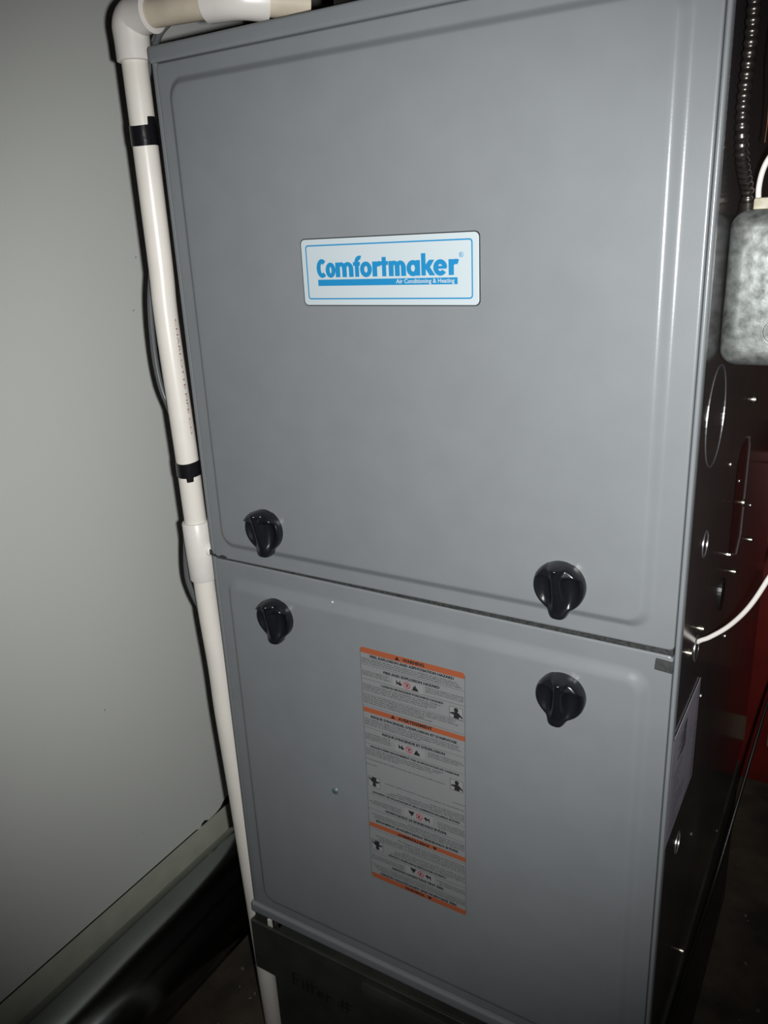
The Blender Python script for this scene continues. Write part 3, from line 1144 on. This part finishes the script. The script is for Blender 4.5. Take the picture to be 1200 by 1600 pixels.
obj('cover_flange', bm, 'dark_metal', cover, smooth=False)
bm = bmesh.new()
t = loops_panel([(0.1800, 0.400, -0.0560, -0.0330, -0.0092, 0.003), (0.1800, 0.400, -0.0560, -0.0330, -0.0125, 0.003), (0.1812, 0.3988, -0.0545, -0.0395, -0.0150, 0.002), (0.183, 0.397, -0.053, -0.042, -0.0152, 0.002)], seg=4)
merge(bm, t)
obj('cover_handle', bm, 'dark_metal', cover)
bm = bmesh.new()
box(bm, 0.0290, W - 0.001, -0.0055, 0.0018, FLOOR, -0.107)
obj('front_panel', bm, 'dark_metal', fc, smooth=False)
bm = bmesh.new()
box(bm, 0.0225, 0.0275, -0.004, 0.000, -0.0360, -0.0128)
obj('white_strip', bm, 'pvc', fc, smooth=False)
bm = bmesh.new()
box(bm, -0.0030, 0.0215, 0.0010, 0.0030, -0.0550, -0.0127)
obj('side_filler', bm, 'dark_metal', fc, smooth=False)
# marker writing
bm = bmesh.new()
HY = -0.0101
hw = {
    'F': [[(0.0, 0.0), (0.0005, 0.021)], [(0.0, 0.0205), (0.0105, 0.0215)], [(0.0005, 0.0115), (0.008, 0.012)]],
    'i': [[(0.015, 0.001), (0.0155, 0.0135)], [(0.0158, 0.018), (0.0162, 0.019)]],
    'l': [[(0.0215, 0.0), (0.022, 0.021)]],
    't': [[(0.0285, 0.001), (0.029, 0.020)], [(0.0235, 0.0135), (0.0345, 0.0145)]],
    'e': [[(0.0375, 0.006), (0.0445, 0.0075), (0.043, 0.0115), (0.039, 0.011), (0.0372, 0.006), (0.039, 0.001), (0.045, 0.002)]],
    'r': [[(0.0500, 0.0), (0.0505, 0.0115)], [(0.0502, 0.008), (0.054, 0.0115), (0.0585, 0.0105)]],
    '#': [[(0.072, -0.001), (0.074, 0.019)], [(0.079, -0.001), (0.081, 0.019)], [(0.068, 0.006), (0.085, 0.007)], [(0.069, 0.0125), (0.086, 0.0135)]],
}
for s_ in hw.values():
    for ln in s_:
        stroke(bm, [(0.064 + x * 1.12, -0.1025 + z * 1.02) for x, z in ln], 0.0017, HY)
obj('marker_writing', bm, 'marker', cover, smooth=False)

# ================================================================== junction box on the furnace side
jb = thing('junction_box', 'spangled galvanized steel junction box with rounded corners on the furnace side', 'junction box', (W, 0.10, 0.762))
bm = bmesh.new()
t = bmesh.new()
bmesh.ops.create_cube(t, size=1.0)
for v in t.verts:
    v.co = Vector((0.5725 + v.co.x * 0.078, 0.103 + v.co.y * 0.086, 0.8225 + v.co.z * 0.121))
bmesh.ops.bevel(t, geom=[e for e in t.edges], offset=0.0135, segments=6, affect='EDGES', profile=0.5)
merge(bm, t)
obj('box_body', bm, 'galvanized_box', jb, angle=80)
bm = bmesh.new()
box(bm, 0.6085, 0.6125, 0.062, 0.144, 0.764, 0.881, 0.0015)
obj('box_cover', bm, 'galvanized_box', jb)
for cz in (0.8555, 0.791):
    bm = bmesh.new()
    n = 32
    rws = []
    for rr, hh in ((0.0108, 0.0), (0.0106, 0.0007), (0.0098, 0.0007), (0.0092, -0.0002), (0.0, -0.0002)):
        rws.append([bm.verts.new((0.5760 + rr * math.cos(2 * math.pi * k / n), 0.0600 - hh, cz + rr * math.sin(2 * math.pi * k / n))) for k in range(n)])
    for a, b in zip(rws, rws[1:]):
        for k in range(n):
            try:
                bm.faces.new((a[k], a[(k + 1) % n], b[(k + 1) % n], b[k]))
            except ValueError:
                pass
    bmesh.ops.recalc_face_normals(bm, faces=bm.faces)
    obj('box_knockout', bm, 'galvanized_box', jb)
bm = bmesh.new()
box(bm, 0.5478, 0.5600, 0.078, 0.096, 0.8800, 0.8915, 0.002)
obj('cable_clamp', bm, 'cream_clamp', jb)

# ================================================================== cables
bm = bmesh.new()
tube(bm, catmull([(0.5510, 0.084, 0.886), (0.5502, 0.083, 0.8990), (0.5525, 0.080, 0.9120), (0.5580, 0.078, 0.9225), (0.570, 0.074, 0.936), (0.592, 0.07, 0.952), (0.62, 0.07, 0.99), (0.64, 0.08, 1.15), (0.645, 0.09, 1.5), (0.645, 0.09, 1.898)], 8), 0.0022, 12)
tag(obj('white_cable', bm, 'white_jacket'), 'short white cable curving out of the top of the galvanized box', 'cable')
bm = bmesh.new()
tube(bm, catmull([(0.5335, 0.094, 0.4905), (0.5370, 0.0925, 0.4940), (0.5452, 0.090, 0.5007), (0.5609, 0.086, 0.5175), (0.5762, 0.080, 0.5420), (0.5888, 0.076, 0.5720), (0.604, 0.074, 0.615), (0.607, 0.080, 0.68), (0.597, 0.092, 0.735), (0.592, 0.098, 0.764)], 8), 0.0023, 12)
tag(obj('white_cable', bm, 'white_jacket'), 'white cable looping down into a knockout hole low on the furnace side', 'cable')

cn = thing('armored_conduit', 'flexible ribbed metal conduit running down the furnace side to the box', 'conduit', (0.542, 0.09, 0.882))
cp = catmull([(0.5425, 0.035, 1.898), (0.5425, 0.035, 1.40), (0.5425, 0.035, 1.16), (0.5415, 0.035, 1.06), (0.5418, 0.037, 1.00), (0.5405, 0.036, 0.955), (0.5405, 0.048, 0.925), (0.541, 0.068, 0.908), (0.5425, 0.083, 0.896), (0.543, 0.088, 0.880)], 40)
# resample
L_ = [0.0]
for a, b in zip(cp, cp[1:]):
    L_.append(L_[-1] + (b - a).length)
pts, rad, s, i = [], [], 0.0, 0
step = 0.0010
while s < L_[-1]:
    while L_[i + 1] < s:
        i += 1
    t_ = (s - L_[i]) / (L_[i + 1] - L_[i])
    pts.append(cp[i].lerp(cp[i + 1], t_))
    rad.append(0.0038 + 0.0014 * (0.5 + 0.5 * math.cos(2 * math.pi * s / 0.0068)) ** 0.7)
    s += step
bm = bmesh.new()
tube(bm, pts, rad, 14)
obj('ribbed_sheath', bm, 'conduit_metal', cn, angle=80)
bm = bmesh.new()
lathe_along(bm, (0.543, 0.088, 0.8795), (0, -0.25, 1), [(0, 0.0080), (0.003, 0.0080), (0.0035, 0.0066), (0.010, 0.0066), (0.0105, 0.0055)], 16)
obj('conduit_connector', bm, 'conduit_metal', cn)

bm = bmesh.new()
tube(bm, catmull([(0.570, 0.060, 1.898), (0.564, 0.060, 1.40), (0.556, 0.060, 1.10), (0.5535, 0.060, 1.03), (0.5520, 0.060, 0.985), (0.5535, 0.062, 0.965), (0.5540, 0.064, 0.945), (0.5530, 0.067, 0.930)], 10), 0.0007, 8)
tag(obj('copper_wire', bm, 'copper'), 'thin copper wire hanging beside the ribbed conduit', 'wire')

bm = bmesh.new()
tube(bm, catmull([(0.620, 0.85, 0.62), (0.602, 0.66, 0.345), (0.5775, 0.50, 0.216), (0.5625, 0.40, 0.112), (0.5490, 0.30, 0.018), (0.5410, 0.17, -0.012), (0.5400, 0.055, -0.02), (0.552, -0.02, -0.12), (0.57, -0.04, -0.25), (0.60, 0.02, FLOOR + 0.004), (0.72, 0.12, FLOOR + 0.004)], 12), 0.0022, 10)
tag(obj('black_cord', bm, 'black_rubber'), 'slack black cord hanging low along the dark furnace side', 'cord')

# ================================================================== red cabinet behind, seen past and in the shiny side
rc_ = thing('red_cabinet', 'red painted metal cabinet standing behind the furnace', 'cabinet', (0.45, 1.2, FLOOR))
bm = bmesh.new()
box(bm, 0.26, 0.612, 1.06, 1.36, FLOOR + 0.02, 0.440, 0.008)
obj('cabinet_body', bm, 'red_paint', rc_)
bm = bmesh.new()
box(bm, 0.275, 0.598, 1.045, 1.062, FLOOR + 0.05, 0.42, 0.005)
rd = obj('cabinet_door', bm, 'red_paint', rc_)
bm = bmesh.new()
box(bm, 0.552, 0.590, 1.0435, 1.0455, -0.215, -0.155)
obj('paper_tag', bm, 'tag_paper', rd, smooth=False)
bm = bmesh.new()
tube(bm, [(0.565, 1.045, 0.20), (0.565, 1.025, 0.20), (0.565, 1.025, 0.09), (0.565, 1.045, 0.09)], 0.005, 10)
obj('door_handle', bm, 'screw_metal', rd)
for x in (0.28, 0.594):
    for y in (1.08, 1.34):
        bm = bmesh.new()
        lathe_along(bm, (x, y, FLOOR), (0, 0, 1), [(0, 0.012), (0.004, 0.012), (0.005, 0.008), (0.022, 0.008)], 12)
        obj('foot', bm, 'black_rubber', rc_)

# ================================================================== litter on the floor
bm = bmesh.new()
spots = [(random.uniform(-0.18, 0.02), random.uniform(-0.1, 0.45)) for _ in range(45)] + [(random.uniform(0.54, 1.0), random.uniform(0.0, 1.0)) for _ in range(70)]
for x, y in spots:
    t = bmesh.new()
    s_ = random.uniform(0.0012, 0.0045)
    bmesh.ops.create_icosphere(t, subdivisions=1, radius=s_)
    for v in t.verts:
        v.co = Vector((v.co.x * random.uniform(0.7, 1.6), v.co.y * random.uniform(0.5, 1.0), v.co.z * 0.4))
    merge(bm, t, Matrix.Translation((x, y, FLOOR + s_ * 0.35)) @ Matrix.Rotation(random.uniform(0, 6.28), 4, 'Z'))
o = obj('floor_litter', bm, 'debris', smooth=False, kind='stuff')
tag(o, 'scattered pale crumbs and chips on the dark concrete floor', 'debris')
